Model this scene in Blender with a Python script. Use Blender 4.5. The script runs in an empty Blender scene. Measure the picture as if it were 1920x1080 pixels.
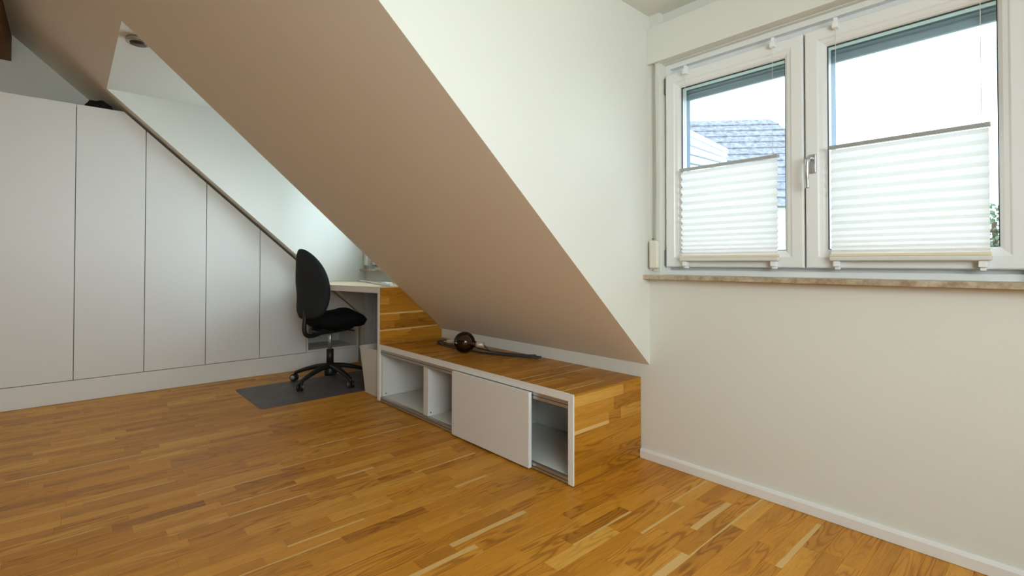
import bpy, bmesh, math, random
from mathutils import Vector, Matrix, noise as mnoise
random.seed(11)
S = bpy.context.scene
COL = S.collection

# ------------------------------------------------------------ camera, world, light, exposure
CX, CY, CZ = 1.2612, -1.9814, 0.8961
YAW, PITCH, ROLL = -0.83764, 0.01338, 0.00069
FPX, PPX, PPY = 925.18, 960.5, 480.7
cd = bpy.data.cameras.new('camera'); cam = bpy.data.objects.new('camera', cd); COL.objects.link(cam)
fwd = Vector((math.sin(YAW)*math.cos(PITCH), math.cos(YAW)*math.cos(PITCH), math.sin(PITCH)))
rgt = Vector((math.cos(YAW), -math.sin(YAW), 0)); upv = rgt.cross(fwd)
r2 = rgt*math.cos(ROLL)+upv*math.sin(ROLL); u2 = -rgt*math.sin(ROLL)+upv*math.cos(ROLL)
M = Matrix((r2, u2, -fwd)).transposed().to_4x4(); M.translation = (CX, CY, CZ); cam.matrix_world = M
cd.sensor_fit = 'HORIZONTAL'; cd.sensor_width = 36; cd.lens = 36*FPX/1920
cd.shift_x = -(PPX-960)/1920; cd.shift_y = (PPY-540)/1920
cd.clip_start = 0.02; cd.clip_end = 300
S.camera = cam

wd = bpy.data.worlds.new('world'); S.world = wd; wd.use_nodes = True
nt = wd.node_tree; nt.nodes.clear()
wo = nt.nodes.new('ShaderNodeOutputWorld'); wb = nt.nodes.new('ShaderNodeBackground')
tc = nt.nodes.new('ShaderNodeTexCoord'); sx = nt.nodes.new('ShaderNodeSeparateXYZ'); rp = nt.nodes.new('ShaderNodeValToRGB')
rp.color_ramp.elements[0].position = 0.0; rp.color_ramp.elements[0].color = (0.86, 0.93, 1.0, 1)
rp.color_ramp.elements[1].position = 0.6; rp.color_ramp.elements[1].color = (0.70, 0.84, 1.0, 1)
nt.links.new(tc.outputs['Generated'], sx.inputs[0]); nt.links.new(sx.outputs['Z'], rp.inputs[0])
nt.links.new(rp.outputs[0], wb.inputs['Color']); wb.inputs['Strength'].default_value = 4.2
nt.links.new(wb.outputs[0], wo.inputs[0])

def area(name, loc, direction, sx_, sy_, energy, color=(1, 1, 1), portal=False):
    l = bpy.data.lights.new(name, 'AREA'); l.shape = 'RECTANGLE'; l.size = sx_; l.size_y = sy_
    l.energy = energy; l.color = color
    o = bpy.data.objects.new(name, l); COL.objects.link(o); o.location = loc
    o.rotation_euler = Vector(direction).to_track_quat('-Z', 'Y').to_euler()
    if portal: l.cycles.is_portal = True
    return o
area('portal_window', (0.64, 0.20, 1.32), (0, -1, 0), 1.15, 0.95, 1, portal=True)
# daylight: added unseen gable window at right, and the hidden far dormer window
area('added_gable_daylight', (2.42, -1.95, 1.45), (-1, 0, -.45), 1.7, 1.1, 36, (0.88, 1.0, 0.96))
area('daylight_far_window', (-2.29, 0.145, 1.32), (0, -1, 0), 0.95, 0.80, 26, (0.80, 0.92, 1.0))
S.view_settings.view_transform = 'Standard'; S.view_settings.look = 'None'
S.view_settings.gamma = 1; S.view_settings.use_curve_mapping = False
S.view_settings.exposure = 0.27

# ------------------------------------------------------------ helpers
def tag(o, label=None, cat=None, group=None, kind=None):
    if label: o['label'] = label
    if cat: o['category'] = cat
    if group: o['group'] = group
    if kind: o['kind'] = kind
    return o
def finish(name, bm, mat, parent=None, smooth=False, bevel=0, seg=2):
    me = bpy.data.meshes.new(name)
    bmesh.ops.recalc_face_normals(bm, faces=bm.faces[:])
    bm.to_mesh(me); bm.free()
    o = bpy.data.objects.new(name, me); COL.objects.link(o)
    if mat: me.materials.append(mat)
    if smooth:
        for p in me.polygons: p.use_smooth = True
    if bevel:
        m = o.modifiers.new('bevel', 'BEVEL'); m.width = bevel; m.segments = seg; m.limit_method = 'ANGLE'
        for p in me.polygons: p.use_smooth = True
        w = o.modifiers.new('wn', 'WEIGHTED_NORMAL'); w.keep_sharp = True
    if parent: o.parent = parent
    return o
def empty(name, loc=(0, 0, 0)):
    # meshes below are written in world coordinates, so each thing's parts get the inverse offset
    o = bpy.data.objects.new(name, None); COL.objects.link(o); o.location = loc; o.empty_display_size = .1
    return o
def adopt(root):
    off = root.location.copy()
    for c in root.children:
        c.matrix_parent_inverse = Matrix.Translation(-off)
def bbox(bm, x0, x1, y0, y1, z0, z1):
    v = [bm.verts.new((x, y, z)) for x in (x0, x1) for y in (y0, y1) for z in (z0, z1)]
    for f in ((0, 1, 3, 2), (4, 6, 7, 5), (0, 4, 5, 1), (2, 3, 7, 6), (0, 2, 6, 4), (1, 5, 7, 3)):
        bm.faces.new([v[i] for i in f])
def box(name, x0, x1, y0, y1, z0, z1, mat, parent=None, bevel=0):
    bm = bmesh.new(); bbox(bm, x0, x1, y0, y1, z0, z1)
    return finish(name, bm, mat, parent, bevel=bevel)
def prism_bm(bm, pts, axis, a, b):
    """polygon pts (2-tuples) extruded along axis from a to b"""
    def mk(p, t):
        if axis == 'x': return (t, p[0], p[1])
        if axis == 'y': return (p[0], t, p[1])
        return (p[0], p[1], t)
    A = [bm.verts.new(mk(p, a)) for p in pts]; B = [bm.verts.new(mk(p, b)) for p in pts]
    bm.faces.new(A); bm.faces.new(B[::-1])
    n = len(pts)
    for i in range(n): bm.faces.new((A[i], B[i], B[(i+1) % n], A[(i+1) % n]))
def prism(name, pts, axis, a, b, mat, parent=None, bevel=0):
    bm = bmesh.new(); prism_bm(bm, pts, axis, a, b)
    return finish(name, bm, mat, parent, bevel=bevel)
def tube_bm(bm, pts, rad, n=10, cap=True, flat=1.0):
    pts = [Vector(p) for p in pts]; rings = []
    prev = None
    for i, p in enumerate(pts):
        d = (pts[min(i+1, len(pts)-1)]-pts[max(i-1, 0)]).normalized()
        ref = prev if prev is not None else (Vector((0, 0, 1)) if abs(d.z) < .9 else Vector((1, 0, 0)))
        a = (ref-d*ref.dot(d)).normalized(); b = d.cross(a); prev = a
        r = rad[i] if isinstance(rad, (list, tuple)) else rad
        rings.append([bm.verts.new(p+a*math.cos(t)*r*flat+b*math.sin(t)*r) for t in [2*math.pi*k/n for k in range(n)]])
    for A, B in zip(rings, rings[1:]):
        for k in range(n): bm.faces.new((A[k], A[(k+1) % n], B[(k+1) % n], B[k]))
    if cap: bm.faces.new(rings[0][::-1]); bm.faces.new(rings[-1])
def tube(name, pts, rad, mat, parent=None, n=10, flat=1.0):
    bm = bmesh.new(); tube_bm(bm, pts, rad, n, flat=flat)
    return finish(name, bm, mat, parent, smooth=True)
def lathe(name, prof, origin, axis, mat, parent=None, n=24):
    """prof: (radius, distance along axis)"""
    ax = Vector(axis).normalized(); ref = Vector((0, 0, 1)) if abs(ax.z) < .9 else Vector((1, 0, 0))
    a = (ref-ax*ref.dot(ax)).normalized(); b = ax.cross(a); o0 = Vector(origin)
    bm = bmesh.new(); rings = []
    for r, h in prof:
        c = o0+ax*h
        if r < 1e-6: rings.append([bm.verts.new(c)]); continue
        rings.append([bm.verts.new(c+a*math.cos(t)*r+b*math.sin(t)*r) for t in [2*math.pi*k/n for k in range(n)]])
    for A, B in zip(rings, rings[1:]):
        for k in range(n):
            k2 = (k+1) % n
            if len(A) == 1 and len(B) > 1: bm.faces.new((A[0], B[k], B[k2]))
            elif len(B) == 1 and len(A) > 1: bm.faces.new((A[k], A[k2], B[0]))
            elif len(A) > 1: bm.faces.new((A[k], A[k2], B[k2], B[k]))
    return finish(name, bm, mat, parent, smooth=True)
def smooth_path(pts, n=8):
    P = [Vector(p) for p in pts]; out = []
    for i in range(len(P)-1):
        p0, p1, p2, p3 = P[max(i-1, 0)], P[i], P[i+1], P[min(i+2, len(P)-1)]
        for k in range(n):
            t = k/n
            out.append(.5*((2*p1)+(-p0+p2)*t+(2*p0-5*p1+4*p2-p3)*t*t+(-p0+3*p1-3*p2+p3)*t**3))
    out.append(P[-1]); return out

# ------------------------------------------------------------ materials
def mat(name, col, rough=.5, metal=0, spec=.5, bump=None, trans=0, ior=1.45, coat=0):
    m = bpy.data.materials.new(name); m.use_nodes = True
    b = m.node_tree.nodes['Principled BSDF']
    b.inputs['Base Color'].default_value = (*col, 1); b.inputs['Roughness'].default_value = rough
    b.inputs['Metallic'].default_value = metal; b.inputs['Specular IOR Level'].default_value = spec
    b.inputs['Transmission Weight'].default_value = trans; b.inputs['IOR'].default_value = ior
    b.inputs['Coat Weight'].default_value = coat
    if bump:
        sc, st = bump
        t = m.node_tree; g = t.nodes.new('ShaderNodeNewGeometry'); n = t.nodes.new('ShaderNodeTexNoise')
        n.inputs['Scale'].default_value = sc; n.inputs['Detail'].default_value = 3
        bu = t.nodes.new('ShaderNodeBump'); bu.inputs['Strength'].default_value = st; bu.inputs['Distance'].default_value = .002
        t.links.new(g.outputs['Position'], n.inputs['Vector']); t.links.new(n.outputs[0], bu.inputs['Height'])
        t.links.new(bu.outputs[0], b.inputs['Normal'])
    return m
PAINT = mat('wall_paint', (.78, .79, .735), .85, spec=.2, bump=(180, .12))
PAINT_BOUNCE = mat('wall_paint_bounce', (.85, .83, .77), .85, spec=.2, bump=(120, .12))  # wall paint lightened and warmed: bounce light put into the ceiling colour
WHITE = mat('white_laminate', (.80, .80, .775), .38, spec=.45)
CARC = mat('white_board', (.74, .735, .70), .5, spec=.4)
EDGE = mat('white_edge_band', (.86, .86, .84), .4)
PVC = mat('window_pvc', (.84, .86, .86), .28, spec=.5)
GASK = mat('rubber_gasket', (.05, .055, .06), .6)
ALU = mat('brushed_aluminium', (.52, .53, .52), .38, metal=.85)
ALUD = mat('dark_track_groove', (.12, .12, .115), .5, metal=.5)
HINGE = mat('hinge_metal', (.22, .22, .21), .35, metal=.9)
HANDLE = mat('satin_handle', (.60, .63, .64), .3, metal=.9)
BLACK = mat('black_plastic', (.012, .012, .013), .42)
SEATF = mat('black_fabric', (.010, .010, .011), .9, spec=.15, bump=(900, .5))
BACKF = mat('charcoal_fabric', (.026, .029, .032), .85, spec=.2, bump=(900, .5))
DARKB = mat('dark_cloth', (.012, .011, .010), .9)
DESK = mat('desk_pale_top', (.70, .56, .38), .45)
DESKE = mat('desk_edge', (.66, .65, .62), .5)
SLAT = mat('shutter_slat_grey', (.40, .48, .53), .5, metal=.2)
SHB = mat('shutter_guide', (.10, .20, .28), .5)
WIND = mat('winder_plastic', (.78, .76, .66), .4)
STRAP = mat('grey_strap', (.42, .42, .40), .8)
CORD = mat('thin_cord', (.80, .80, .78), .7)
CLIP = mat('clear_white_clip', (.9, .92, .92), .25)
RAILB = mat('blind_rail_grey', (.45, .48, .47), .4, metal=.4)
RAILW = mat('blind_rail_white', (.72, .72, .68), .45)
RAILC = mat('blind_rail_cream', (.82, .74, .56), .5)
BINM = mat('bin_plastic', (.74, .72, .68), .45)
RAD = mat('radiator_enamel', (.50, .52, .55), .4)
CABLE = mat('dark_cable', (.05, .055, .06), .5)
PLUGW = mat('plug_white', (.62, .62, .60), .4)
BRASS = mat('lamp_socket', (.55, .47, .38), .4, metal=.3)
WPLAS = mat('white_plastic', (.86, .84, .79), .4)
SPOT = mat('spot_housing', (.09, .07, .055), .4, metal=.5)
SPOTR = mat('spot_reflector', (.50, .50, .48), .25, metal=.7)
ROOFW = mat('pale_metal_roof', (.80, .83, .86), .5)
ROOFD = mat('roof_gap', (.42, .46, .52), .8)
HOUSEW = mat('house_render', (.78, .76, .72), .9)
LEAF = mat('leaf_green', (.10, .16, .09), .7)
BARK = mat('bark', (.12, .08, .05), .9)
GRASS = mat('grass_ground', (.16, .20, .09), .95)

def nodes(m): return m.node_tree.nodes, m.node_tree.links
def make_oak(name, dark=(.42, .165, .016), mid=(.66, .285, .028), light=(.80, .44, .085), rough=.42):
    m = mat(name, mid, rough, spec=.33); N, L = nodes(m); b = N['Principled BSDF']
    g = N.new('ShaderNodeNewGeometry')
    ta = N.new('ShaderNodeAttribute'); ta.attribute_name = 'tone'
    sa = N.new('ShaderNodeAttribute'); sa.attribute_name = 'streak'
    uv = N.new('ShaderNodeUVMap'); uv.uv_map = 'UVMap'
    def math_(op, a, b_=None, c=None):
        n = N.new('ShaderNodeMath'); n.operation = op
        for i, v in enumerate((a, b_, c)):
            if v is None: continue
            if isinstance(v, (int, float)): n.inputs[i].default_value = v
            else: L.new(v, n.inputs[i])
        return n.outputs[0]
    tone = ta.outputs['Fac']
    off = N.new('ShaderNodeCombineXYZ'); L.new(math_('MULTIPLY', tone, 53.0), off.inputs[2]); L.new(math_('MULTIPLY', tone, 17.0), off.inputs[1])
    add = N.new('ShaderNodeVectorMath'); add.operation = 'ADD'; L.new(g.outputs['Position'], add.inputs[0]); L.new(off.outputs[0], add.inputs[1])
    def scaled(v, s):
        n = N.new('ShaderNodeVectorMath'); n.operation = 'MULTIPLY'; L.new(v, n.inputs[0]); n.inputs[1].default_value = s; return n.outputs[0]
    def noise(v, sc, det=3, dist=0):
        n = N.new('ShaderNodeTexNoise'); n.inputs['Scale'].default_value = sc; n.inputs['Detail'].default_value = det
        n.inputs['Distortion'].default_value = dist; L.new(v, n.inputs['Vector']); return n.outputs[0]
    big = noise(scaled(add.outputs[0], (13, 1.5, 13)), 1.0, 2, .15)
    rings = math_('SINE', math_('MULTIPLY', big, 90))
    rings = math_('POWER', math_('MULTIPLY_ADD', rings, .5, .5), 2.6)
    pores = noise(scaled(add.outputs[0], (420, 16, 420)), 1.0, 2)
    pm = N.new('ShaderNodeMapRange'); L.new(pores, pm.inputs[0]); pm.inputs[1].default_value = .48; pm.inputs[2].default_value = .72
    broad = noise(scaled(add.outputs[0], (30, 2.0, 30)), 1.0, 3)
    figure = noise(scaled(add.outputs[0], (4, 1.3, 4)), 1.0, 1)      # where the cathedral grain shows
    fm = N.new('ShaderNodeMapRange'); L.new(figure, fm.inputs[0]); fm.inputs[1].default_value = .42; fm.inputs[2].default_value = .62
    r = N.new('ShaderNodeValToRGB'); e = r.color_ramp.elements
    e[0].position = 0; e[0].color = (*dark, 1); e[1].position = 1; e[1].color = (*light, 1)
    x = e.new(.5); x.color = (*mid, 1)
    fac = math_('ADD', tone, math_('MULTIPLY', math_('SUBTRACT', broad, .5), .55))
    L.new(fac, r.inputs[0])
    dk = N.new('ShaderNodeMixRGB'); dk.blend_type = 'MULTIPLY'; L.new(r.outputs[0], dk.inputs[1]); dk.inputs[2].default_value = (.52, .40, .28, 1)
    amt = math_('ADD', math_('MULTIPLY', math_('MULTIPLY', rings, fm.outputs[0]), .85), math_('MULTIPLY', pm.outputs[0], .34))
    L.new(math_('MINIMUM', amt, .8), dk.inputs[0])
    # sapwood streak along one edge of a strip
    su = N.new('ShaderNodeSeparateXYZ'); L.new(uv.outputs[0], su.inputs[0])
    wv = noise(scaled(add.outputs[0], (1, 2.4, 1)), 2.0, 1)
    w = math_('ADD', sa.outputs['Fac'], math_('MULTIPLY', math_('SUBTRACT', wv, .5), .30))
    wok = math_('GREATER_THAN', sa.outputs['Fac'], .01)
    mask = math_('MULTIPLY', math_('LESS_THAN', su.outputs[0], w), wok)
    sp = N.new('ShaderNodeMixRGB'); L.new(mask, sp.inputs[0]); L.new(dk.outputs[0], sp.inputs[1]); sp.inputs[2].default_value = (.72, .46, .17, 1)
    L.new(sp.outputs[0], b.inputs['Base Color'])
    bu = N.new('ShaderNodeBump'); bu.inputs['Strength'].default_value = .12; bu.inputs['Distance'].default_value = .001
    L.new(pores, bu.inputs['Height']); L.new(bu.outputs[0], b.inputs['Normal'])
    rr = math_('MULTIPLY_ADD', broad, .16, rough-.08); L.new(rr, b.inputs['Roughness'])
    return m
OAK = make_oak('oak_parquet')
OAKF = make_oak('oak_cladding', (.32, .125, .008), (.56, .25, .020), (.74, .43, .10), .42)
BEAM = make_oak('old_beam_timber', (.12, .045, .008), (.21, .085, .014), (.26, .12, .03), .6)
def make_glass(name, tint=(1, 1, 1), refl=.10):
    m = bpy.data.materials.new(name); m.use_nodes = True; N, L = nodes(m); N.clear()
    o = N.new('ShaderNodeOutputMaterial'); mx = N.new('ShaderNodeMixShader'); t = N.new('ShaderNodeBsdfTransparent'); gl = N.new('ShaderNodeBsdfGlossy')
    t.inputs[0].default_value = (*tint, 1); gl.inputs['Roughness'].default_value = .02
    fr = N.new('ShaderNodeFresnel'); fr.inputs[0].default_value = 1.45
    L.new(fr.outputs[0], mx.inputs[0]); L.new(t.outputs[0], mx.inputs[1]); L.new(gl.outputs[0], mx.inputs[2]); L.new(mx.outputs[0], o.inputs[0])
    return m
GLASS = make_glass('window_glass', (.95, .98, .99))
SMOKE = make_glass('smoked_glass', (.40, .31, .25))
def make_blind():
    m = bpy.data.materials.new('pleated_fabric'); m.use_nodes = True; N, L = nodes(m); N.clear()
    o = N.new('ShaderNodeOutputMaterial'); mx = N.new('ShaderNodeMixShader'); d = N.new('ShaderNodeBsdfDiffuse'); t = N.new('ShaderNodeBsdfTranslucent')
    d.inputs[0].default_value = (.92, .91, .88, 1); t.inputs[0].default_value = (.98, .95, .92, 1); mx.inputs[0].default_value = .70
    L.new(d.outputs[0], mx.inputs[1]); L.new(t.outputs[0], mx.inputs[2]); L.new(mx.outputs[0], o.inputs[0]); return m
BLIND = make_blind()
def make_mat_plastic():
    m = bpy.data.materials.new('clear_floor_mat'); m.use_nodes = True; N, L = nodes(m); N.clear()
    o = N.new('ShaderNodeOutputMaterial'); mx = N.new('ShaderNodeMixShader'); t = N.new('ShaderNodeBsdfTransparent'); p = N.new('ShaderNodeBsdfPrincipled')
    p.inputs['Base Color'].default_value = (.20, .18, .18, 1); p.inputs['Roughness'].default_value = .35; t.inputs[0].default_value = (.75, .74, .76, 1)
    n = N.new('ShaderNodeTexNoise'); n.inputs['Scale'].default_value = 9; g = N.new('ShaderNodeNewGeometry'); L.new(g.outputs['Position'], n.inputs['Vector'])
    mr = N.new('ShaderNodeMapRange'); L.new(n.outputs[0], mr.inputs[0]); mr.inputs[3].default_value = .42; mr.inputs[4].default_value = .66
    L.new(mr.outputs[0], mx.inputs[0]); L.new(t.outputs[0], mx.inputs[1]); L.new(p.outputs[0], mx.inputs[2]); L.new(mx.outputs[0], o.inputs[0]); return m
MATP = make_mat_plastic()
def speckle(name, c1, c2, scale, rough=.4, c3=None):
    m = mat(name, c1, rough); N, L = nodes(m); g = N.new('ShaderNodeNewGeometry'); n = N.new('ShaderNodeTexNoise')
    n.inputs['Scale'].default_value = scale; n.inputs['Detail'].default_value = 6; n.inputs['Roughness'].default_value = .7
    r = N.new('ShaderNodeValToRGB'); r.color_ramp.elements[0].position = .38; r.color_ramp.elements[1].position = .64
    r.color_ramp.elements[0].color = (*c1, 1); r.color_ramp.elements[1].color = (*c2, 1)
    L.new(g.outputs['Position'], n.inputs['Vector']); L.new(n.outputs[0], r.inputs[0]); L.new(r.outputs[0], N['Principled BSDF'].inputs['Base Color']); return m
MARBLE = speckle('travertine_edge', (.33, .24, .15), (.62, .53, .40), 22, .45)
TILE = speckle('grey_roof_tile', (.11, .12, .14), (.27, .28, .30), 9, .8)

BOUNCE_TAN = mat('warm_bounce_tan', (.55, .33, .15), .6)  # made-up tan for the unseen rear wall, to throw warm bounce
# ------------------------------------------------------------ structure
K, T = .4301, .8883                      # knee wall height, roof pitch
DZ = 2.0327; DY = -(DZ-K)/T              # dormer ceiling
XG = -3.53; XR = 2.3; YR = -4.6; RIDGE = -2.95
SILL, TOPW = .8424, 1.80
def slope(y): return K - T*y
DOR = [(0.0, 2.2), (-2.9, -1.68)]       # near and far dormer

bm = bmesh.new()
bbox(bm, XG-.1, XR+.1, 0, .16, -.05, K)
for a, b in DOR:
    bbox(bm, a-.06, b+.06, 0, .16, K, SILL-.02)
    bbox(bm, a-.06, a+.055, 0, .16, SILL-.02, DZ+.1)
    wr = 1.225 if a == 0 else b-.055
    bbox(bm, wr, b+.06, 0, .16, SILL-.02, DZ+.1)
    bbox(bm, a+.055, wr, .03, .16, TOPW, DZ+.1)
o = finish('wall_right', bm, PAINT); tag(o, kind='structure')
bm = bmesh.new(); zr = slope(RIDGE)
prism_bm(bm, [(.16, -.05), (.16, K+.3), (RIDGE, zr+.4), (YR-.1, zr-.6), (YR-.1, -.05)], 'x', XG-.12, XG)
tag(finish('wall_left', bm, PAINT), kind='structure')
bm = bmesh.new()
prism_bm(bm, [(.16, -.05), (.16, K+.3), (-1.0, slope(-1.0)+.15), (-1.0, -.05)], 'x', XR, XR+.12)
prism_bm(bm, [(-2.7, -.05), (-2.7, slope(-2.7)+.1), (RIDGE, zr+.1), (YR-.1, zr-.3), (YR-.1, -.05)], 'x', XR, XR+.12)
bbox(bm, XR, XR+.12, -2.7, -1.0, -.05, .87)
prism_bm(bm, [(-1.7, 1.97), (-2.7, 1.97), (-2.7, slope(-2.7)+.1), (-1.7, slope(-1.7)+.1)], 'x', XR, XR+.12)
tag(finish('wall_near', bm, PAINT), kind='structure')  # unseen wall, opening added for the gable daylight lamp
bm = bmesh.new()                         # unseen rear wall, closed; its tan is added for warm bounce
bbox(bm, XG, XR, YR-.12, YR, -.05, 2.7)
tag(finish('wall_rear', bm, BOUNCE_TAN), kind='structure')
# sloping ceiling with the two dormer cut-outs
bm = bmesh.new(); TH = .12
def slab(x0, x1, y0, y1):
    prism_bm(bm, [(y0, slope(y0)), (y1, slope(y1)), (y1, slope(y1)+TH), (y0, slope(y0)+TH)], 'x', x0, x1)
xs = [XG, -2.9, -1.68, 0, 2.2, XR]
for i in range(5):
    y0 = DY if i in (1, 3) else .0
    slab(xs[i], xs[i+1], y0, RIDGE)
bmesh.ops.remove_doubles(bm, verts=bm.verts, dist=1e-5)
tag(finish('ceiling', bm, PAINT_BOUNCE), kind='structure')
bm = bmesh.new()
prism_bm(bm, [(RIDGE, zr), (YR-.1, zr-.55*(YR-.1-RIDGE)/(-1.75)), (YR-.1, zr+TH), (RIDGE, zr+TH)], 'x', XG, XR)
tag(finish('ceiling_rear', bm, PAINT_BOUNCE), kind='structure')
for i, (a, b) in enumerate(DOR):
    o = box('ceiling_dormer', a-.06, b+.06, DY-.0, .16, DZ, DZ+.1, PAINT); tag(o, kind='structure')
    bm = bmesh.new(); tri = [(0.0, K+.0005), (DY, DZ+.0005), (0.0, DZ+.0005)]
    prism_bm(bm, tri, 'x', a-.06, a+.0008); o = finish('wall_dormer_left', bm, PAINT); tag(o, kind='structure')
    bm = bmesh.new(); prism_bm(bm, tri, 'x', b-.0008, b+.06); o = finish('wall_dormer_right', bm, PAINT); tag(o, kind='structure')

# baseboard of the window wall
bm = bmesh.new(); prism_bm(bm, [(0, .0015), (-.014, .0015), (-.014, .034), (-.010, .041), (0, .043)], 'x', -.0425, XR)
tag(finish('baseboard_right', bm, EDGE), kind='structure')

# ------------------------------------------------------------ floor: three-strip oak parquet
def proj(x, y, z):
    d = Vector((x-CX, y-CY, z-CZ)); w = d.dot(fwd)
    if w < .05: return None
    return PPX+FPX*d.dot(r2)/w, PPY-FPX*d.dot(u2)/w, w
def strip_bm(bm, x0, x1, y0, y1, z0, z1, tone, streak, flip=False, axis='z', ch=.0004):
    """one oak strip; axis = its facing direction; u runs across, v along"""
    lt, ls = bm.verts.layers.float.get('tone') or bm.verts.layers.float.new('tone'), bm.verts.layers.float.get('streak') or bm.verts.layers.float.new('streak')
    uvl = bm.loops.layers.uv.get('UVMap') or bm.loops.layers.uv.new('UVMap')
    lo = (x0, y0, z0); hi = (x1, y1, z1)
    k = {'x': 0, 'z': 2}[axis]; acr = 2 if axis == 'x' else 0
    def V(c):
        v = bm.verts.new(c); v[lt] = tone; v[ls] = streak; return v
    def loop(h, ins):
        out = []
        for s, t in ((0, 0), (1, 0), (1, 1), (0, 1)):
            c = [0, 0, 0]; c[k] = h
            c[acr] = (hi[acr]-ins) if s else (lo[acr]+ins); c[1] = (hi[1]-ins) if t else (lo[1]+ins); out.append(V(c))
        return out
    A = loop(lo[k], 0); B = loop(hi[k]-ch, 0); Cc = loop(hi[k], ch)
    fs = [bm.faces.new(Cc)]
    for P_, Q_ in ((A, B), (B, Cc)):
        for i in range(4): fs.append(bm.faces.new((P_[i], P_[(i+1) % 4], Q_[(i+1) % 4], Q_[i])))
    for f in fs:
        for l in f.loops:
            u = (l.vert.co[acr]-lo[acr])/(hi[acr]-lo[acr]); l[uvl].uv = (1-u if flip else u, (l.vert.co.y-y0)/(y1-y0))
PW = .0541; X0 = -1.187
fixed = {}   # strips whose place and look can be read off the photograph: (x centre, y0, y1, tone, streak, flip)
FX = [(.246, -.913, -.607, .88, 0, 0), (.281, -.56, -.284, .50, .16, 1), (.392, -.406, -.137, .45, .42, 1), (.437, -.86, -.557, .60, .40, 1),
      (-.045, -1.071, -.746, .50, .40, 0), (.035, -1.30, -1.010, .62, .38, 0), (-.844, -1.55, -1.28, .45, .13, 1), (-.738, -1.549, -1.27, .5, .16, 1),
      (-.995, -1.604, -1.289, .58, .12, 1), (-.398, -1.457, -1.2, .45, .14, 1), (-.79, -1.141, -.976, .40, .24, 1), (-1.003, -1.289, -.966, .4, .13, 0),
      (-.63, -.87, -.543, .42, .12, 1), (-1.14, -.869, -.5, .4, .16, 1), (-.31, -1.31, -1.003, .12, 0, 0), (.665, -.416, -.055, .52, .30, 1),
      (-.37, -.82, -.66, .52, .3, 0)]
for xc, a, b, t, s, f in FX:
    fixed.setdefault(int(math.floor((xc-X0)/PW)), []).append((a, b, t, s, f))
strips = []
i0 = int(math.floor((XG-X0)/PW)); i1 = int(math.ceil((XR-X0)/PW))
for i in range(i0, i1):
    xa = max(X0+i*PW, XG); xb = min(X0+(i+1)*PW, XR)
    if xb-xa < .005: continue
    fx = sorted(fixed.get(i, [])); y = YR-random.uniform(0, .2); lst = []
    stops = [(f[0], f[1], f) for f in fx]+[(0.0, 9, None)]
    for (ya, yb, f) in stops:
        while y < ya-1e-6:
            L_ = random.choice([random.uniform(.22, .34), random.uniform(.26, .45)])
            ye = y+L_
            if ya-ye < .12: ye = ya
            st = random.choice([0]*12+[random.uniform(.08, .18)]); tn = min(1, max(0, random.gauss(.46, .14)))
            lst.append((max(y, YR), ye, tn, st, random.random() < .5)); y = ye
        if f: lst.append(f); y = f[1]
    for (a, b, t, s, fl) in lst:
        if b-a > .01: strips.append((xa, xb, a, b, t, s, fl))
G = .00025
floor = box('floor', XG, XR, YR, .0, -.05, -.012, mat('subfloor', (.05, .03, .015), .9)); tag(floor, kind='structure')
def score(s):
    xa, xb, a, b = s[:4]
    best = 0
    for x, y in ((xa, a), (xb, b), (xa, b), (xb, a), ((xa+xb)/2, (a+b)/2)):
        p = proj(x, y, 0)
        if p and -40 < p[0] < 1960 and -40 < p[1] < 1100: best = max(best, (xb-xa)*(b-a)/p[2]**3)
    if xb < -.03 and a > -.47 and xa > -1.7: best = 0       # under the sideboard
    return best
strips.sort(key=score, reverse=True)
for s in strips[:298]:
    bm = bmesh.new(); strip_bm(bm, s[0]+G, s[1]-G, s[2]+G, s[3]-G, -.012, 0, *s[4:])
    finish('floor_strip', bm, OAK, floor)
bm = bmesh.new()
for s in strips[298:]: strip_bm(bm, s[0]+G, s[1]-G, s[2]+G, s[3]-G, -.012, 0, *s[4:])
o = finish('floor_strips', bm, OAK, floor); tag(o, kind='stuff')

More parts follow.
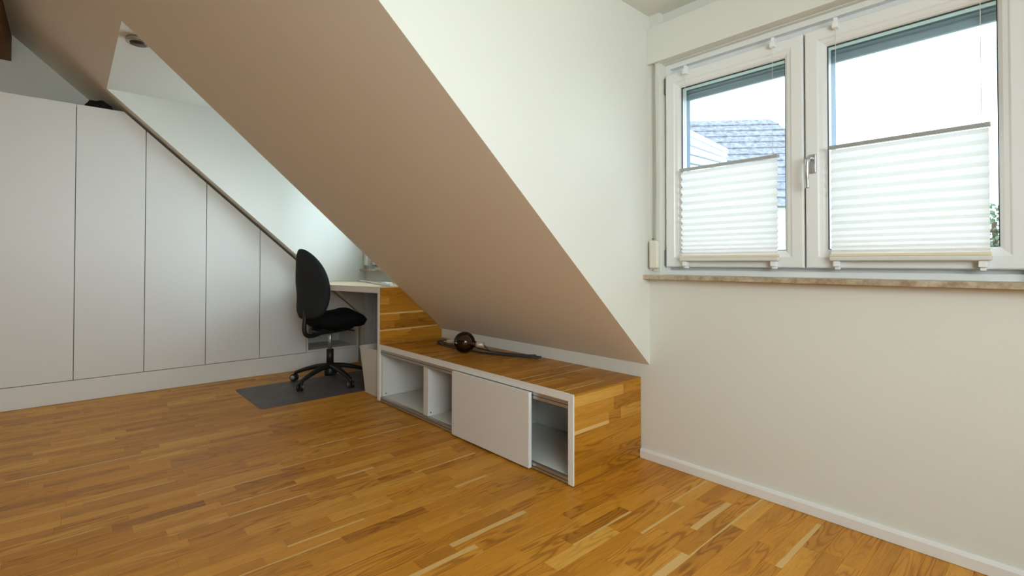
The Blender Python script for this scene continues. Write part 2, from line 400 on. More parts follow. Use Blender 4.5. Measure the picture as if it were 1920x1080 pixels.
# ------------------------------------------------------------ windows
def ring_bm(bm, x0, x1, z0, z1, prof, closed=True):
    """rectangular frame: prof = closed list of (inset, y)"""
    L_ = [[bm.verts.new((x, y, z)) for x, z in ((x0+i, z0+i), (x1-i, z0+i), (x1-i, z1-i), (x0+i, z1-i))] for i, y in prof]
    n = len(L_); rng = range(n) if closed else range(n-1)
    for k in rng:
        A, B = L_[k], L_[(k+1) % n]
        for j in range(4): bm.faces.new((A[j], A[(j+1) % 4], B[(j+1) % 4], B[j]))
def window(idx, a, b, splits, handle_x):
    root = empty('window_%d' % idx, (a+.6, .08, SILL)); tag(root, kind='structure')
    bm = bmesh.new(); ring_bm(bm, a+.055, b-.055, SILL, TOPW, [(0, .05), (.022, .05), (.022, .075), (.045, .075), (.045, .125), (0, .125)])
    finish('frame', bm, PVC, root, bevel=.0015)
    box('mullion', splits[0][1]-.012, splits[1][0]+.012, .07, .125, SILL+.03, TOPW-.03, PVC, root)
    for (x0, x1) in splits:
        z0, z1 = .878, 1.746
        bm = bmesh.new()
        ring_bm(bm, x0, x1, z0, z1, [(0, .034), (.004, .030), (.040, .030), (.045, .034), (.056, .037), (.065, .044), (.067, .05), (.067, .098), (0, .098)])
        s = finish('sash', bm, PVC, root); 
        w = s.modifiers.new('b', 'BEVEL'); w.width = .0012; w.limit_method = 'ANGLE'
        bm = bmesh.new(); ring_bm(bm, x0+.0655, x1-.0655, z0+.0655, z1-.0655, [(0, .052), (.004, .052), (.004, .060), (0, .060)])
        finish('gasket', bm, GASK, s)
        box('glass_pane', x0+.06, x1-.06, .060, .064, z0+.06, z1-.06, GLASS, s)
        if abs(x1-handle_x) > .2:
            pass
        # blind side gap is open glass; hinges on the outer side of each sash
        hx = x0 if x0 < (a+b)/2-.1 else x1
        sg = -1 if hx == x0 else 1
        for zz in ((.884, .955), (1.665, 1.738)):
            box('hinge', min(hx, hx+sg*.012), max(hx, hx+sg*.012), .036, .05, zz[0], zz[1], HINGE, s, bevel=.002)
        if x0 <= handle_x <= x1:
            h = box('handle_rose', handle_x-.013, handle_x+.013, .020, .0305, 1.222, 1.292, HANDLE, s, bevel=.004)
            tube('handle_lever', smooth_path([(handle_x, .028, 1.275), (handle_x, .008, 1.275), (handle_x-.001, -.014, 1.272), (handle_x-.004, -.022, 1.258), (handle_x-.006, -.022, 1.22), (handle_x-.006, -.016, 1.19), (handle_x-.006, -.014, 1.165)], 5),
                 .0085, HANDLE, s, n=12, flat=.75)
    # roller shutter outside, rolled up to just under the head
    zt = 1.80
    for k in range(4):
        bm = bmesh.new(); z = 1.735-k*.0155
        prism_bm(bm, [(.150, z), (.156, z-.006), (.150, z-.013), (.158, z-.013), (.164, z-.006), (.158, z)], 'x', a+.07, b-.07)
        finish('shutter_slat', bm, SLAT, root)
    box('shutter_end_slat', a+.07, b-.07, .146, .160, 1.648, 1.672, SLAT, root, bevel=.002)
    box('shutter_head', a+.06, b-.06, .128, .30, 1.70, 1.86, SLAT, root)
    mx = (splits[0][1]+splits[1][0])/2; bb = splits[1][1]
    for x, xx in ((a+.055, a+.107), (mx-.03, mx+.062), (bb-.02, bb+.012)):
        box('shutter_guide', x, xx, .128, .18, SILL, 1.74, SHB, root)
    s = box('window_sill', a+.0005, b-.0005, -.055, .052, SILL-.0185, SILL, MARBLE, root, bevel=.002); s['label'] = 'speckled brown stone sill board'
    adopt(root)
    return root
window(1, 0.0, 1.28, [(.067, .631), (.637, 1.211)], .662)
window(2, -2.9, -1.68, [(-2.835, -2.302), (-2.296, -1.747)], -2.27)

# roller shutter box above each window
for i, (a, b) in enumerate(DOR):
    bm = bmesh.new(); prism_bm(bm, [(-.02, 1.803), (.05, 1.803), (.05, 1.968), (-.02, 1.968)], 'x', a+.0005, min(b, a+1.28)-.0005)
    o = finish('trim_%d' % (i+1), bm, PAINT, bevel=.002); tag(o, kind='structure')

# strap winder
for n_, (a, lab) in enumerate(((0.0, 'cream roller shutter strap winder left of the large window'), (-2.9, 'shutter strap winder beside the far dormer window'))):
    w = empty('strap_winder', (a+.036, 0, .86)); tag(w, lab, 'strap winder', 'shutter strap winders beside the windows')
    prism('housing', [(a+.014, .872), (a+.058, .872), (a+.058, .985), (a+.05, .998), (a+.014, .998)], 'y', -.028, -.0005, WIND, w, bevel=.009)
    box('wall_plate', a+.012, a+.046, -.004, -.0003, .858, 1.012, WIND, w, bevel=.001)
    for z in (.864, 1.006): lathe('screw', [(0, 0), (.003, 0), (.003, .0015), (0, .0015)], (a+.022, -.004, z), (0, -1, 0), HINGE, w, 10)
    tube('strap', smooth_path([(a+.036, -.010, .99), (a+.036, -.008, 1.2), (a+.034, -.007, 1.5), (a+.032, -.006, 1.803)], 4), [.0075]*13, STRAP, w, n=8, flat=.16)
    adopt(w)

# pleated blinds
def blind(x0, x1, label, lean=0):
    t = empty('pleated_blind', ((x0+x1)/2, .012, .90)); tag(t, label, 'blind', 'pleated blinds on the window sashes')
    zb, zt = .928, 1.296; z = zb; zs = [z]; n = 0
    while z < zt-.006:
        z += min(.0065+.00055*n, .0165); zs.append(min(z, zt)); n += 1
    bm = bmesh.new(); rows = []
    for i, z in enumerate(zs):
        y = .0185 if i % 2 == 0 else .0035
        rows.append([bm.verts.new((x, y, z)) for x in (x0+.004, x1-.004)])
    for A, B in zip(rows, rows[1:]): bm.faces.new((A[0], A[1], B[1], B[0]))
    finish('fabric', bm, BLIND, t)
    box('top_rail', x0, x1, .001, .021, 1.296, 1.308, RAILB, t, bevel=.002)
    r = box('bottom_rail', x0, x1, -.002, .024, .904, .920, RAILW, t, bevel=.004)
    box('cream_strip', x0+.002, x1-.002, .000, .022, .920, .929, RAILC, t, bevel=.001)
    for x in (x0+.02, x1-.02):
        tube('cord', [(x, .011, 1.30), (x, .012, 1.5), (x, .016, 1.735)], .0009, CORD, t, n=6)
        bm = bmesh.new(); bbox(bm, x-.009, x+.009, .006, .029, 1.722, 1.742); bbox(bm, x-.006, x+.006, .012, .036, 1.742, 1.760); bbox(bm, x-.013, x-.008, .014, .028, 1.732, 1.738)
        finish('bracket', bm, CLIP, t, bevel=.002)
        bm = bmesh.new(); bbox(bm, x-.010, x+.010, .004, .029, .884, .903); bbox(bm, x-.007, x+.007, .012, .034, .874, .884)
        finish('bracket', bm, CLIP, t, bevel=.002)
    for k in (1, 3):
        x = x0+(x1-x0)*(.27 if k == 1 else .73); tube('lift_cord', [(x, .021, .925), (x, .021, 1.298)], .0007, CORD, t, n=5)
    adopt(t); return t
blind(.151, .552, 'white pleated blind on the narrower left sash, a roof seen above it')
blind(.720, 1.130, 'white pleated blind on the wide right sash beside the window handle')

# ------------------------------------------------------------ outside
g = box('ground', -40, 30, 1.0, 60, -3.2, -3.0, GRASS); tag(g, kind='structure')
h = empty('neighbour_house', (-7, 12, -3)); tag(h, 'hazy blue-grey tiled roof seen through the left sash', 'house')
A_ = Vector((-11.5, 7.25, 5.24)); B_ = Vector((-4.55, 13.73, 5.24)); dr = (B_-A_).normalized(); nr = Vector((dr.y, -dr.x, 0))
W_, DROP = 3.4, 3.0
e0 = A_+nr*W_-Vector((0, 0, DROP)); e1 = B_+dr*1.6+nr*W_-Vector((0, 0, DROP)); e2 = B_+dr*1.6-nr*W_-Vector((0, 0, DROP)); e3 = A_-nr*W_-Vector((0, 0, DROP))
bm = bmesh.new(); vs = [bm.verts.new(p) for p in (A_, B_, e0, e1, e2, e3)]
for f in ((0, 1, 3, 2), (1, 4, 3), (0, 5, 4, 1), (2, 3, 4, 5), (0, 2, 5)): bm.faces.new([vs[i] for i in f])
finish('roof', bm, TILE, h)
bm = bmesh.new()                                     # tile courses as real ridges
for k in range(1, 13):
    f = k/13; p = A_.lerp(e0, f); q = B_.lerp(e1, f); up = (nr*DROP+Vector((0, 0, W_))).normalized()*.05
    tube_bm(bm, [p+up*.3, q+up*.3], .022, 5)
o = finish('tile_courses', bm, TILE, h); tag(o, kind='stuff')
bm = bmesh.new()
c0, c1, c2, c3 = [p+Vector((0, 0, 0)) for p in (e0-nr*.4, e1-nr*.4-dr*.3, e2+nr*.4-dr*.3, e3+nr*.4)]
tp = [bm.verts.new(p) for p in (c0, c1, c2, c3)]; bt = [bm.verts.new((p.x, p.y, -3)) for p in (c0, c1, c2, c3)]
for i in range(4): bm.faces.new((tp[i], tp[(i+1) % 4], bt[(i+1) % 4], bt[i]))
finish('wall', bm, HOUSEW, h)
ch = A_.lerp(B_, .42); bm = bmesh.new(); bbox(bm, ch.x-.3, ch.x+.3, ch.y-.3, ch.y+.3, ch.z-.6, ch.z+.12); finish('chimney', bm, HOUSEW, h)
adopt(h)
h2 = empty('metal_roof', (-4, 5, 2)); tag(h2, 'pale striped metal roof slanting down at the left sash', 'roof')
d1 = Vector((-.33, 1, .15)).normalized(); C0 = Vector((CX, CY, CZ)); rv = Vector((-.562, 1, .305))
for k in range(9):
    p = C0+rv*6.0+Vector((.05, -.05, -.145))*k; side = Vector((.05, -.05, -.145)).normalized(); nn = d1.cross(side).normalized()
    a0 = p-d1*.9; a1 = p+d1*(5.5-.35*k)
    bm = bmesh.new(); q = [a0, a1, a1+side*.115, a0+side*.115]
    A = [bm.verts.new(v+nn*.02) for v in q]; B = [bm.verts.new(v-nn*.02) for v in q]
    bm.faces.new(A); bm.faces.new(B[::-1])
    for i in range(4): bm.faces.new((A[i], B[i], B[(i+1) % 4], A[(i+1) % 4]))
    finish('roof_panel', bm, ROOFW, h2)
p = C0+rv*6.0; side = Vector((.05, -.05, -.145)).normalized(); nn = d1.cross(side).normalized(); back = 1 if nn.dot(Vector((-1, 1, 0))) > 0 else -1
bm = bmesh.new(); q = [p-d1*.9, p+d1*5.2, p+d1*2.2+side*1.4, p-d1*.9+side*1.4]
A = [bm.verts.new(v+nn*back*.05) for v in q]; B = [bm.verts.new(v+nn*back*.09) for v in q]
bm.faces.new(A); bm.faces.new(B[::-1])
for i in range(4): bm.faces.new((A[i], B[i], B[(i+1) % 4], A[(i+1) % 4]))
finish('roof_deck', bm, ROOFD, h2); adopt(h2)
tr = empty('garden_tree', (.55, 9, -3)); tag(tr, 'green leafy tree at the right edge of the right pane', 'tree')
tube('trunk', smooth_path([(.55, 9, -3), (.5, 9, -1), (.6, 9.05, .6), (.55, 9, 1.6)], 4), [.12-.008*i for i in range(13)], BARK, tr, n=8)
bm = bmesh.new()
for k in range(2600):
    v = Vector((random.gauss(0, 1), random.gauss(0, 1), random.gauss(0, 1))).normalized()*random.uniform(.45, 1)
    c = Vector((.55+v.x*.62, 9+v.y*.62, .5+v.z*1.42)); a = Vector((random.uniform(-1, 1), random.uniform(-1, 1), random.uniform(-1, 1))).normalized()
    b_ = a.cross(Vector((random.uniform(-1, 1), random.uniform(-1, 1), random.uniform(-1, 1)))).normalized(); r = random.uniform(.035, .06)
    bm.faces.new([bm.verts.new(c+a*r), bm.verts.new(c+b_*r*.6), bm.verts.new(c-a*r), bm.verts.new(c-b_*r*.6)])
o = finish('foliage', bm, LEAF, tr); tag(o, kind='stuff'); adopt(tr)

# ------------------------------------------------------------ timber purlin at the ridge end
bm = bmesh.new(); strip_bm(bm, XG+.001, XR-.001, -2.52, -2.2815, 2.274, 2.452, .35, 0, ch=.006)
fs = [v for v in bm.verts]; 
bm.faces.new([v for v in bm.verts][:4][::-1])
o = finish('ceiling_beam', bm, BEAM); tag(o, 'brown timber roof beam in the upper left corner', 'beam')

# ------------------------------------------------------------ wardrobe under the slope
XW = -2.99; KW = .4069; HW = 1.9228; ZP = .1384; YC = -(HW-KW)/T
w = empty('fitted_wardrobe', (XW-.27, -1.4, 0)); tag(w, 'white fitted wardrobe with sloping top following the roof', 'wardrobe')
seams = [-2.683, -2.316, -1.9492, -1.5839, -1.2165, -.8475, -.4846]
def wtop(y): return min(HW, KW-T*y)
for a, b in zip(seams, seams[1:]):
    a2, b2 = a+.0021, b-.0021
    pts = [(a2, ZP+.004), (b2, ZP+.004), (b2, wtop(b2))]
    if a2 < YC < b2: pts.append((YC, HW))
    pts.append((a2, wtop(a2)))
    o = prism('door', pts, 'x', XW-.019, XW, WHITE, w, bevel=.0009)
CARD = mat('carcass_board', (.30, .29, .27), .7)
bm = bmesh.new()
pts = [(-2.683, ZP), (-.4846, ZP), (-.4846, wtop(-.4846)-.012), (YC, HW-.012), (-2.683, HW-.012)]
prism_bm(bm, pts, 'x', XG+.002, XW-.021); finish('carcass', bm, CARD, w)
box('top_board', XG+.002, XW-.0205, -2.683, YC-.01, HW-.0119, HW-.0005, CARC, w)
box('plinth', XW-.02, XW-.001, -2.683, -.022, .0015, ZP, WHITE, w, bevel=.001)
# open shelf box at the low end
cu0, cu1 = -.4835, -.024
box('shelf_side', XW-.40, XW, cu0, cu0+.016, ZP+.002, .40, CARC, w); box('shelf_side', XW-.40, XW, cu1-.016, cu1, ZP+.002, .40, CARC, w)
box('shelf_floor', XW-.40, XW, cu0+.016, cu1-.016, ZP+.002, ZP+.020, CARC, w); box('shelf_top', XW-.40, XW, cu0+.016, cu1-.016, .382, .40, CARC, w)
box('shelf_back', XW-.40, XW-.388, cu0+.016, cu1-.016, ZP+.020, .382, CARC, w)
prism('filler_panel', [(cu0, .401), (cu1, .401), (cu1, slope(cu1)-.012), (cu0, slope(cu0)-.012)], 'x', XW-.018, XW-.001, WHITE, w)
adopt(w)
# dark thing lying on the wardrobe
bm = bmesh.new(); bmesh.ops.create_icosphere(bm, subdivisions=4, radius=1)
for v in bm.verts:
    c = v.co.copy(); n_ = mnoise.noise(c*2.1)*.16+mnoise.noise(c*5)*.06
    c *= 1+n_; v.co = Vector((-3.17+c.x*.16, -1.835+c.y*.085, HW+max(c.z, 0)*.082))
o = finish('folded_bag', bm, DARKB, smooth=True); tag(o, 'black rounded soft bag lying on top of the white wardrobe', 'bag')

# ------------------------------------------------------------ recessed spot in the far dormer ceiling
sp = empty('ceiling_spotlight', (-1.86, -1.72, DZ)); tag(sp, 'small dark recessed spotlight in the far dormer ceiling', 'spotlight')
lathe('housing', [(.038, 0), (.052, 0), (.054, .012), (.050, .0222), (.038, .0222)], (-1.86, -1.725, DZ-.0225), (0, 0, 1), SPOTR, sp, 28)
lathe('reflector', [(0, .0), (.034, .0), (.037, .018), (0, .018)], (-1.86, -1.725, DZ-.030), (.0, 0, 1), SPOT, sp, 28); adopt(sp)

# ------------------------------------------------------------ desk
XD, XDL, YF = -1.6798, -1.7199, -.4793
d = empty('built_in_desk', (-2.3, -.3, 0)); tag(d, 'pale built-in desk in the far dormer with oak-clad side panel', 'desk')
prism('desktop', [(XD, -.4835), (XD, -.0015), (-2.898, -.0015), (-2.898, -.50), (-2.36, -.617), (-2.24, -.609)], 'z', .734, .740, DESK, d)
prism('desktop_edge', [(XD-.0087, -.4853), (XD-.0087, -.0015), (-2.898, -.0015), (-2.898, -.50), (-2.36, -.617), (-2.24, -.609)], 'z', .700, .734, DESKE, d, bevel=.001)
pp = [(YF, .006), (YF, .6995), (-(.6995-K)/T-.002, .6995), (-.003, K-.004), (-.003, .006)]
sp_ = prism('side_panel', pp, 'x', XDL, XD-.008, EDGE, d, bevel=.001)
# horizontal oak strips cladding the side panel, cut along the roof slope
def poly_strip(name, pts, x0, x1, tone, streak, parent, flip=False):
    bm = bmesh.new(); lt = bm.verts.layers.float.new('tone'); ls = bm.verts.layers.float.new('streak'); uvl = bm.loops.layers.uv.new('UVMap')
    prism_bm(bm, pts, 'x', x0, x1)
    zs = [p[1] for p in pts]; z0, z1 = min(zs), max(zs); z1 = z0+PW if z1-z0 < PW*.6 else z1
    for v in bm.verts: v[lt] = tone; v[ls] = streak
    for f in bm.faces:
        for l in f.loops:
            u = (l.vert.co.z-z0)/(z1-z0); l[uvl].uv = (1-u if flip else u, l.vert.co.y)
    return finish(name, bm, OAKF, parent)
z = .734; row = 0
rows_t = [[.35, .25], [.80, .40, .3], [.42, .35], [.62, .3, .25], [.35, .12, .2], [.66, .35], [.45, .3]]
while z > .3695:
    zb = max(z-PW, .3695)
    yfull = -(z-K)/T if z > K else -.003; ybot = -(zb-K)/T if zb > K else -.003
    ys = [YF+.0008]; cuts = {0: [-.36], 1: [-.415, -.36], 2: [-.22], 3: [-.34, -.2], 4: [-.38, -.2], 5: [-.25, -.16], 6: [-.3, -.15]}[row]
    for c in cuts:
        if c < yfull-.03: ys.append(c)
    for i, ya in enumerate(ys):
        last = i == len(ys)-1
        mid_ = [(-.006, K-.004)] if zb < K < z else []
        if last: pts = [(ya+G, zb+G), (ybot-.003, zb+G)]+mid_+[(yfull-.003, z-G), (ya+G, z-G)]
        else: pts = [(ya+G, zb+G), (ys[i+1]-G, zb+G), (ys[i+1]-G, z-G), (ya+G, z-G)]
        if last and yfull-.003 < ya+.01: pts = [(ya+G, zb+G), (ybot-.003, zb+G), (ya+G+.01, z-G)]
        poly_strip('oak_strip', pts, XD-.0085, XD, rows_t[row][min(i, len(rows_t[row])-1)]*.8, [0, 0, .0, .22, 0, .18, 0][row], sp_, True)
    z = zb; row += 1
adopt(d)
# radiator under the desk
r = empty('radiator', (-2.3, -.05, .13)); tag(r, 'grey ribbed panel radiator on the wall under the desk', 'radiator')
bm = bmesh.new(); x0, x1 = -2.757, -1.80; n = 30; front = []
for i in range(n*4+1):
    x = x0+(x1-x0)*i/(n*4); y = -.085+(.006 if i % 4 in (0, 1) else 0); front.append((x, y))
prism_bm(bm, front+[(x1, -.06), (x0, -.06)], 'z', .14, .64); finish('panel', bm, RAD, r)
box('top_grille', x0, x1, -.088, -.03, .64, .648, RAD, r, bevel=.002); box('wall_bracket', x0+.2, x0+.25, -.06, -.0005, .2, .6, RAD, r); box('wall_bracket', x1-.25, x1-.2, -.06, -.0005, .2, .6, RAD, r)
box('back_panel', x0, x1, -.045, -.035, .15, .64, RAD, r); adopt(r)
# white bar and plug on the desk
c = empty('power_cord', (-2.3, -.3, .74)); tag(c, 'thin white flex and plug lying along the back of the desktop', 'cord')
tube('flex', smooth_path([(-2.70, -.15, .7466), (-2.45, -.20, .7466), (-2.2, -.27, .7466), (-1.95, -.33, .7466), (-1.84, -.36, .7466)], 4), .0060, WPLAS, c, n=8)
box('plug', -1.845, -1.765, -.395, -.345, .7402, .765, WPLAS, c, bevel=.006)
box('socket_block', -1.765, -1.70, -.40, -.375, .7402, .758, WPLAS, c, bevel=.005); adopt(c)

# ------------------------------------------------------------ low sideboard
HB = .3688; XE = -.0439; ZB = .006; YBK = -.0035
s = empty('low_sideboard', (-.86, -.24, 0)); tag(s, 'low white sideboard with oak-clad top and open sliding front', 'sideboard')
XL = XD+.0006
box('end_panel', XE-.027, XE-.008, YF+.0081, YBK, ZB, HB-.008, EDGE, s, bevel=.001)
box('inner_side', XL, XL+.012, YF+.012, YBK-.02, ZB+.03, HB-.034, CARC, s)
top = box('top_board', XL, XE-.0272, YF, YBK, HB-.030, HB-.008, EDGE, s, bevel=.001)
box('front_lip', XL, XE-.0272, YF, YF+.011, HB-.0079, HB, EDGE, s, bevel=.0008)
box('front_lip', XE-.0271, XE, YF, YF+.008, ZB, HB, EDGE, s, bevel=.0008)
box('bottom_board', XL, XE-.0272, YF+.022, YBK, ZB+.006, .034, CARC, s)
box('back_board', XL, XE-.0272, -.09, -.084, .036, HB-.03, CARC, s)
for xd_ in (-1.169, -.66):
    dv = box('divider', xd_, xd_+.019 if xd_ > -1 else xd_+.045, YF+.008, -.0905, .0345, HB-.0305, CARC, s)
    for z in (.052, .312):
        lathe('screw', [(0, 0), (.0038, 0), (.0038, .001), (0, .001)], (xd_+(.045 if xd_ < -1 else .019), -.452, z), (1, 0, 0), BLACK, dv, 10)
isd = [o for o in s.children if o.name.startswith('inner_side')][0]
for z in (.052, .304): lathe('screw', [(0, 0), (.0038, 0), (.0038, .001), (0, .001)], (XL+.012, -.444, z), (1, 0, 0), BLACK, isd, 10)
# aluminium tracks
tr_u = box('upper_track', XL+.001, XE-.0275, YF+.004, YF+.0215, HB-.061, HB-.0305, ALU, s)
for k in range(1): box('groove', XL+.002, XE-.028, YF+.0030, YF+.0042, HB-.048-.0105*k, HB-.045-.0105*k, ALUD, tr_u)
tr_l = box('lower_track', XL+.001, XE-.0275, YF+.003, YF+.0215, ZB+.0005, .032, ALU, s)
for k in range(1): box('groove', XL+.002, XE-.028, YF+.0020, YF+.0032, .017+.010*k, .020+.010*k, ALUD, tr_l)
o = box('track_jamb', XE-.033, XE-.0276, YF+.006, YF+.022, .034, HB-.062, ALU, s)
sd = box('sliding_door', -.853, -.281, YF-.019, YF-.0015, .011, .336, WHITE, s, bevel=.001)
box('edge_strip', -.2808, -.2795, YF-.019, YF-.0015, .011, .336, EDGE, sd)
# oak strips on top (run front to back)
x = XL+.0005; i = 0
while x < XE-.01:
    xb = min(x+PW, XE)
    if XE-xb < .02: xb = XE
    ys = [YF+.0112]; y = ys[0]+random.uniform(.08, .34)
    while y < YBK-.07: ys.append(y); y += random.uniform(.22, .36)
    ys.append(YBK)
    for a, b in zip(ys, ys[1:]):
        bm = bmesh.new(); strip_bm(bm, x+G, xb-G, a+G, b-G, HB-.0078, HB, min(1, max(0, random.gauss(.36, .12))), random.choice([0]*7+[.1, .15]), random.random() < .5)
        finish('oak_strip', bm, OAKF, top)
    x = xb; i += 1
# oak strips on the end panel (horizontal)
ep = [o for o in s.children if o.name.startswith('end_panel')][0]
spec = [[(-.14, .72, 0), (0, .45, 0)], [(-.21, .55, 0), (0, .28, 0)], [(-.245, .62, .28), (-.16, .40, 0), (0, .62, 0)], [(-.06, .42, 0), (0, .36, 0)], [(-.22, .40, 0), (0, .46, 0)], [(-.12, .30, 0), (0, .24, 0)], [(-.3, .34, 0), (0, .30, 0)]]
z = HB-.0; row = 0
while z > ZB+.004:
    zb = max(z-PW, ZB)
    y = YF+.0082
    for yb, tn, st in spec[row]:
        yb = YBK if yb == 0 else yb
        zt = z if row else HB-.0081
        bm = bmesh.new(); strip_bm(bm, XE-.0078, XE, y+G, yb-G, zb+G, zt-G, tn, st, False, axis='x'); finish('oak_strip', bm, OAKF, ep)
        y = yb
    z = zb; row += 1
adopt(s)

# globe lamp with its cable on the sideboard
lp = empty('globe_lamp', (-1.07, -.255, HB)); tag(lp, 'smoked glass globe bulb with dark cable lying on the sideboard', 'lamp')
bc = Vector((-1.072, -.255, HB+.0635)); ax = Vector((.75, .62, -.12)).normalized()
R0 = .0625; prof = [(0, -R0)]+[(R0*math.sin(t), -R0*math.cos(t)) for t in [math.pi*k/22 for k in range(1, 20)]]+[(.018, R0*.97), (.014, R0+.012)]
lathe('globe', prof, bc, ax, SMOKE, lp, 40)
lathe('filament_post', [(0, R0*.2), (.006, R0*.22), (.008, R0*.6), (.012, R0+.01), (0, R0+.012)], bc, ax, BRASS, lp, 14)
lathe('socket', [(0, R0+.008), (.0165, R0+.008), (.0175, R0+.014), (.0175, R0+.045), (.012, R0+.055), (0, R0+.056)], bc, ax, BRASS, lp, 20)
e = bc+ax*(R0+.056); zc = HB+.0052
path = [tuple(e), (-.95, -.16, HB+.02), (-.90, -.09, zc), (-.80, -.055, zc), (-.70, -.045, zc+.003), (-.64, -.058, zc+.010), (-.66, -.085, zc+.004), (-.80, -.12, zc), (-1.0, -.19, zc), (-1.2, -.21, zc), (-1.38, -.20, zc), (-1.5, -.16, zc), (-1.53, -.10, zc), (-1.44, -.055, zc+.006), (-1.32, -.06, zc+.009), (-1.2, -.11, zc+.008), (-1.05, -.14, zc+.008), (-.9, -.13, zc+.008), (-.74, -.078, zc+.009), (-.67, -.07, zc+.016), (-.7, -.10, zc+.01), (-.85, -.16, zc+.009), (-1.05, -.20, zc+.004), (-1.3, -.175, zc+.001), (-1.44, -.19, zc), (-1.47, -.13, zc+.002), (-1.40, -.075, zc+.004), (-1.33, -.09, zc+.010), (-1.334, -.117, zc+.013)]
tube('cable', smooth_path(path, 8), .0042, CABLE, lp, n=8)
tube('plug', [(-1.335, -.118, zc+.013), (-1.350, -.122, zc+.014), (-1.385, -.142, zc+.014), (-1.402, -.152, zc+.014)], [.006, .014, .015, .012], PLUGW, lp, n=12)
for k in (-1, 1): tube('pin', [(-1.400+.004*k, -.152-.007*k, zc+.014), (-1.421+.004*k, -.164-.007*k, zc+.014)], .0024, PLUGW, lp, n=6)
adopt(lp)

# ------------------------------------------------------------ waste bin
b = empty('waste_bin', (-1.9, -.36, 0)); tag(b, 'white tapered plastic waste bin between desk panel and chair', 'bin')
bm = bmesh.new(); h = .316
def rr(x0, x1, y0, y1, r, z, n=4):
    out = []
    for cx, cy, a0 in ((x1-r, y1-r, 0), (x0+r, y1-r, 90), (x0+r, y0+r, 180), (x1-r, y0+r, 270)):
        for k in range(n+1):
            a = math.radians(a0+90*k/n); out.append(bm.verts.new((cx+r*math.cos(a), cy+r*math.sin(a), z)))
    return out
L_ = [rr(-1.99, -1.80, -.44, -.28, .02, .0015), rr(-2.034, -1.765, -.462, -.25, .024, h), rr(-2.031, -1.768, -.459, -.253, .022, h), rr(-1.987, -1.803, -.437, -.283, .018, .006)]
for A, B in zip(L_, L_[1:]):
    for k in range(len(A)): bm.faces.new((A[k], A[(k+1) % len(A)], B[(k+1) % len(A)], B[k]))
bm.faces.new(L_[0][::-1]); bm.faces.new(L_[3]); finish('body', bm, BINM, b, smooth=False)
bm = bmesh.new(); L_ = [rr(-2.034, -1.765, -.462, -.25, .024, h-.012), rr(-2.038, -1.761, -.466, -.246, .026, h-.012), rr(-2.038, -1.761, -.466, -.246, .026, h+.002), rr(-2.030, -1.769, -.458, -.254, .022, h+.002), rr(-2.030, -1.769, -.458, -.254, .022, h-.012)]
for A, B in zip(L_, L_[1:]+L_[:1]):
    for k in range(len(A)): bm.faces.new((A[k], A[(k+1) % len(A)], B[(k+1) % len(A)], B[k]))
finish('rim', bm, BINM, b); adopt(b)

# ------------------------------------------------------------ floor mat and office chair
bm = bmesh.new(); pts = []
def arc(cx, cy, r, a0, a1): return [(cx+r*math.cos(math.radians(a0+(a1-a0)*k/5)), cy+r*math.sin(math.radians(a0+(a1-a0)*k/5))) for k in range(6)]
mx0, mx1, my0, my1 = -2.64, -2.008, -1.10, -.12
pts = arc(mx1-.03, my0+.03, .03, -90, 0)+arc(mx1-.03, my1-.03, .03, 0, 90)+arc(mx0+.03, my1-.03, .03, 90, 180)+arc(mx0+.03, my0+.03, .03, 180, 270)
prism_bm(bm, pts, 'z', .0008, .0028); o = finish('floor_mat', bm, MATP); tag(o, 'clear grey plastic floor mat under the office chair', 'mat')

ch = empty('office_chair', (-2.415, -.512, 0)); tag(ch, 'black office swivel chair with egg-shaped charcoal backrest at the desk', 'chair')
cc = Vector((-2.415, -.512, 0)); ZM = .0029
F_ = Vector((-.226, .973, 0)).normalized(); R_ = Vector((F_.y, -F_.x, 0))
def W(f, r_, z): return cc+F_*f+R_*r_+Vector((0, 0, z))
bm = bmesh.new(); tube_bm(bm, [W(0, 0, .055), W(0, 0, .085), W(0, 0, .145)], [.038, .040, .032], 20)
finish('hub', bm, BLACK, ch, smooth=True)
for k, ang in enumerate((8, -65, -139, 80, 152)):
    a = math.radians(ang); dv = Vector((math.cos(a), math.sin(a), 0)); rad = .285
    tube('leg', smooth_path([cc+dv*.02+Vector((0, 0, .125)), cc+dv*.10+Vector((0, 0, .118)), cc+dv*.20+Vector((0, 0, .093)), cc+dv*(rad-.015)+Vector((0, 0, .068))], 4),
         [.029-.0010*i for i in range(13)], BLACK, ch, n=10, flat=.72)
    cs = tube('caster_stem', [cc+dv*(rad-.02)+Vector((0, 0, .075)), cc+dv*(rad-.005)+Vector((0, 0, .045))], .013, BLACK, ch)
    on = 1 if (mx0 < (cc+dv*rad).x < mx1 and my0 < (cc+dv*rad).y < my1) else 0
    zb = ZM if on else .0012
    side = Vector((-dv.y, dv.x, 0)); sw = math.radians((k*53) % 90-20); side = Vector((side.x*math.cos(sw)-side.y*math.sin(sw), side.x*math.sin(sw)+side.y*math.cos(sw), 0))
    for sg in (-1, 1):
        lathe('wheel', [(0, .004), (.022, .004), (.026, .007), (.026, .018), (.021, .022), (0, .022)], cc+dv*rad+Vector((0, 0, zb+.026)), side*sg, BLACK, cs, 20)
        lathe('wheel_cap', [(.0, .0222), (.017, .0222), (.018, .0232), (0, .0236)], cc+dv*rad+Vector((0, 0, zb+.026)), side*sg, ALU, cs, 18)
tube('gas_column', [W(0, 0, .14), W(0, 0, .25)], .026, BLACK, ch, n=16)
tube('piston', [W(0, 0, .24), W(0, 0, .40)], .013, ALU, ch, n=14)
bm = bmesh.new()
prism_bm(bm, [(-.13, .372), (.10, .378), (.17, .395), (.17, .412), (.08, .425), (-.10, .425), (-.15, .40)], 'x', -.065, .065)
for v in bm.verts: v.co = W(v.co.y, v.co.x, v.co.z)
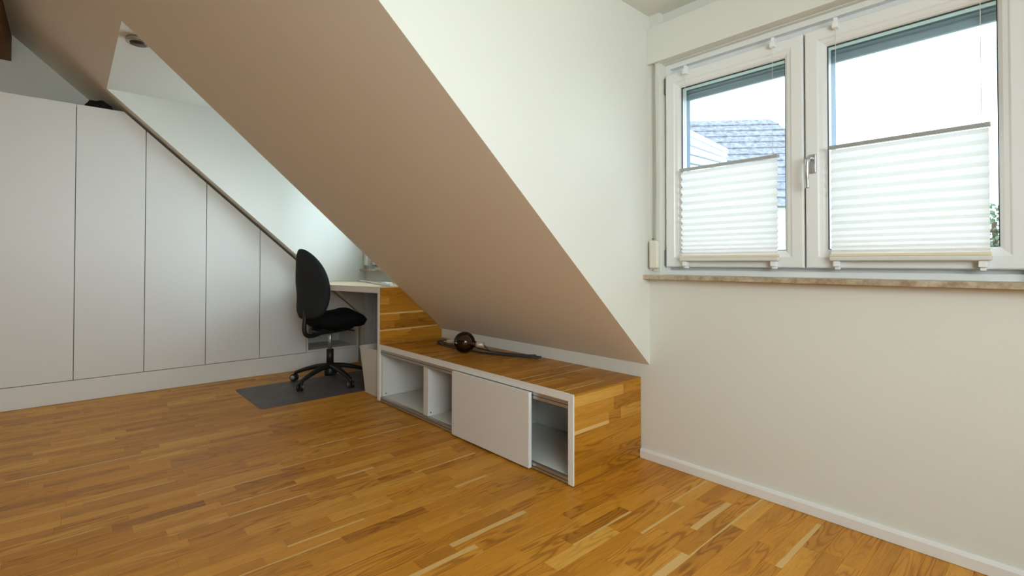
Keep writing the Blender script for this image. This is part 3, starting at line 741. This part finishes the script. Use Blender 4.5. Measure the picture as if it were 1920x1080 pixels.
finish('mechanism', bm, BLACK, ch, bevel=.01)
# J-shaped back support
tube('back_support', smooth_path([W(-.05, 0, .385), W(-.14, 0, .365), W(-.195, 0, .376), W(-.213, 0, .42), W(-.207, 0, .50), W(-.197, 0, .60)], 6), .0150, BLACK, ch, n=12, flat=1.0)
# seat: saddle cushion
bm = bmesh.new(); NU, NV = 20, 20; grid = {}
def seatpt(u, v, top):
    # u across -1..1, v back..front -1..1 ; superellipse outline
    a = math.atan2(v, u); r = max(abs(u), abs(v))
    ex = 2.9; cu, sv = math.cos(a), math.sin(a)
    k = (abs(cu)**ex+abs(sv)**ex)**(-1/ex)
    x = k*cu*r; y = k*sv*r
    wd = .225*(1-.13*max(0, y)); X = x*wd; Y = .045+y*.215
    rim = max(0, 1-r**3.2)**.5 if r < 1 else 0
    dish = .022*x*x*(1-.4*y)-.008
    base = .480+dish-.030*max(0, y)**2+.028*max(0, -y-.3)-.0+.040*math.exp(-((y-.4)/.4)**2)*math.exp(-(x/.5)**2)
    return W(Y, X, base+(.046*rim if top else -.082*rim))
for top in (1, 0):
    for i in range(NU+1):
        for j in range(NV+1):
            u, v = -1+2*i/NU, -1+2*j/NV; edge = i in (0, NU) or j in (0, NV)
            if edge and not top: grid[(i, j, 0)] = grid[(i, j, 1)]; continue
            grid[(i, j, top)] = bm.verts.new(seatpt(u, v, top))
    for i in range(NU):
        for j in range(NV):
            q = [grid[(i, j, top)], grid[(i+1, j, top)], grid[(i+1, j+1, top)], grid[(i, j+1, top)]]
            bm.faces.new(q if top else q[::-1])
finish('seat', bm, SEATF, ch, smooth=True)
# egg-shaped backrest, curved in both directions
bm = bmesh.new(); grid = {}; NU, NV = 18, 26
def backpt(u, v, front):
    a = math.atan2(v, u); r = max(abs(u), abs(v)); ex = 2.3 if v > 0 else 2.3+1.1*min(1, -v*1.5)
    k = (abs(math.cos(a))**ex+abs(math.sin(a))**ex)**(-1/ex); x = k*math.cos(a)*r; y = k*math.sin(a)*r
    z = .742+y*.253
    hw = .204*(1-.30*max(0, y)**1.3-.04*max(0, -y)**2)
    X = x*hw; rim = max(0, 1-r**3)**.5 if r < 1 else 0
    off = -.203+.050*(x*x)-.040*max(0, y)*y+.014*math.exp(-((y+.35)/.4)**2)
    return W(off+(.022*rim if front else -.024*rim), X, z)
for fr in (1, 0):
    for i in range(NU+1):
        for j in range(NV+1):
            u, v = -1+2*i/NU, -1+2*j/NV; edge = i in (0, NU) or j in (0, NV)
            if edge and not fr: grid[(i, j, 0)] = grid[(i, j, 1)]; continue
            grid[(i, j, fr)] = bm.verts.new(backpt(u, v, fr))
    for i in range(NU):
        for j in range(NV):
            q = [grid[(i, j, fr)], grid[(i+1, j, fr)], grid[(i+1, j+1, fr)], grid[(i, j+1, fr)]]
            bm.faces.new(q if fr else q[::-1])
finish('backrest', bm, BACKF, ch, smooth=True)
tube('lever', smooth_path([W(.05, .05, .402), W(.06, .14, .398), W(.065, .20, .396)], 3), .006, BLACK, ch, n=8)
adopt(ch)
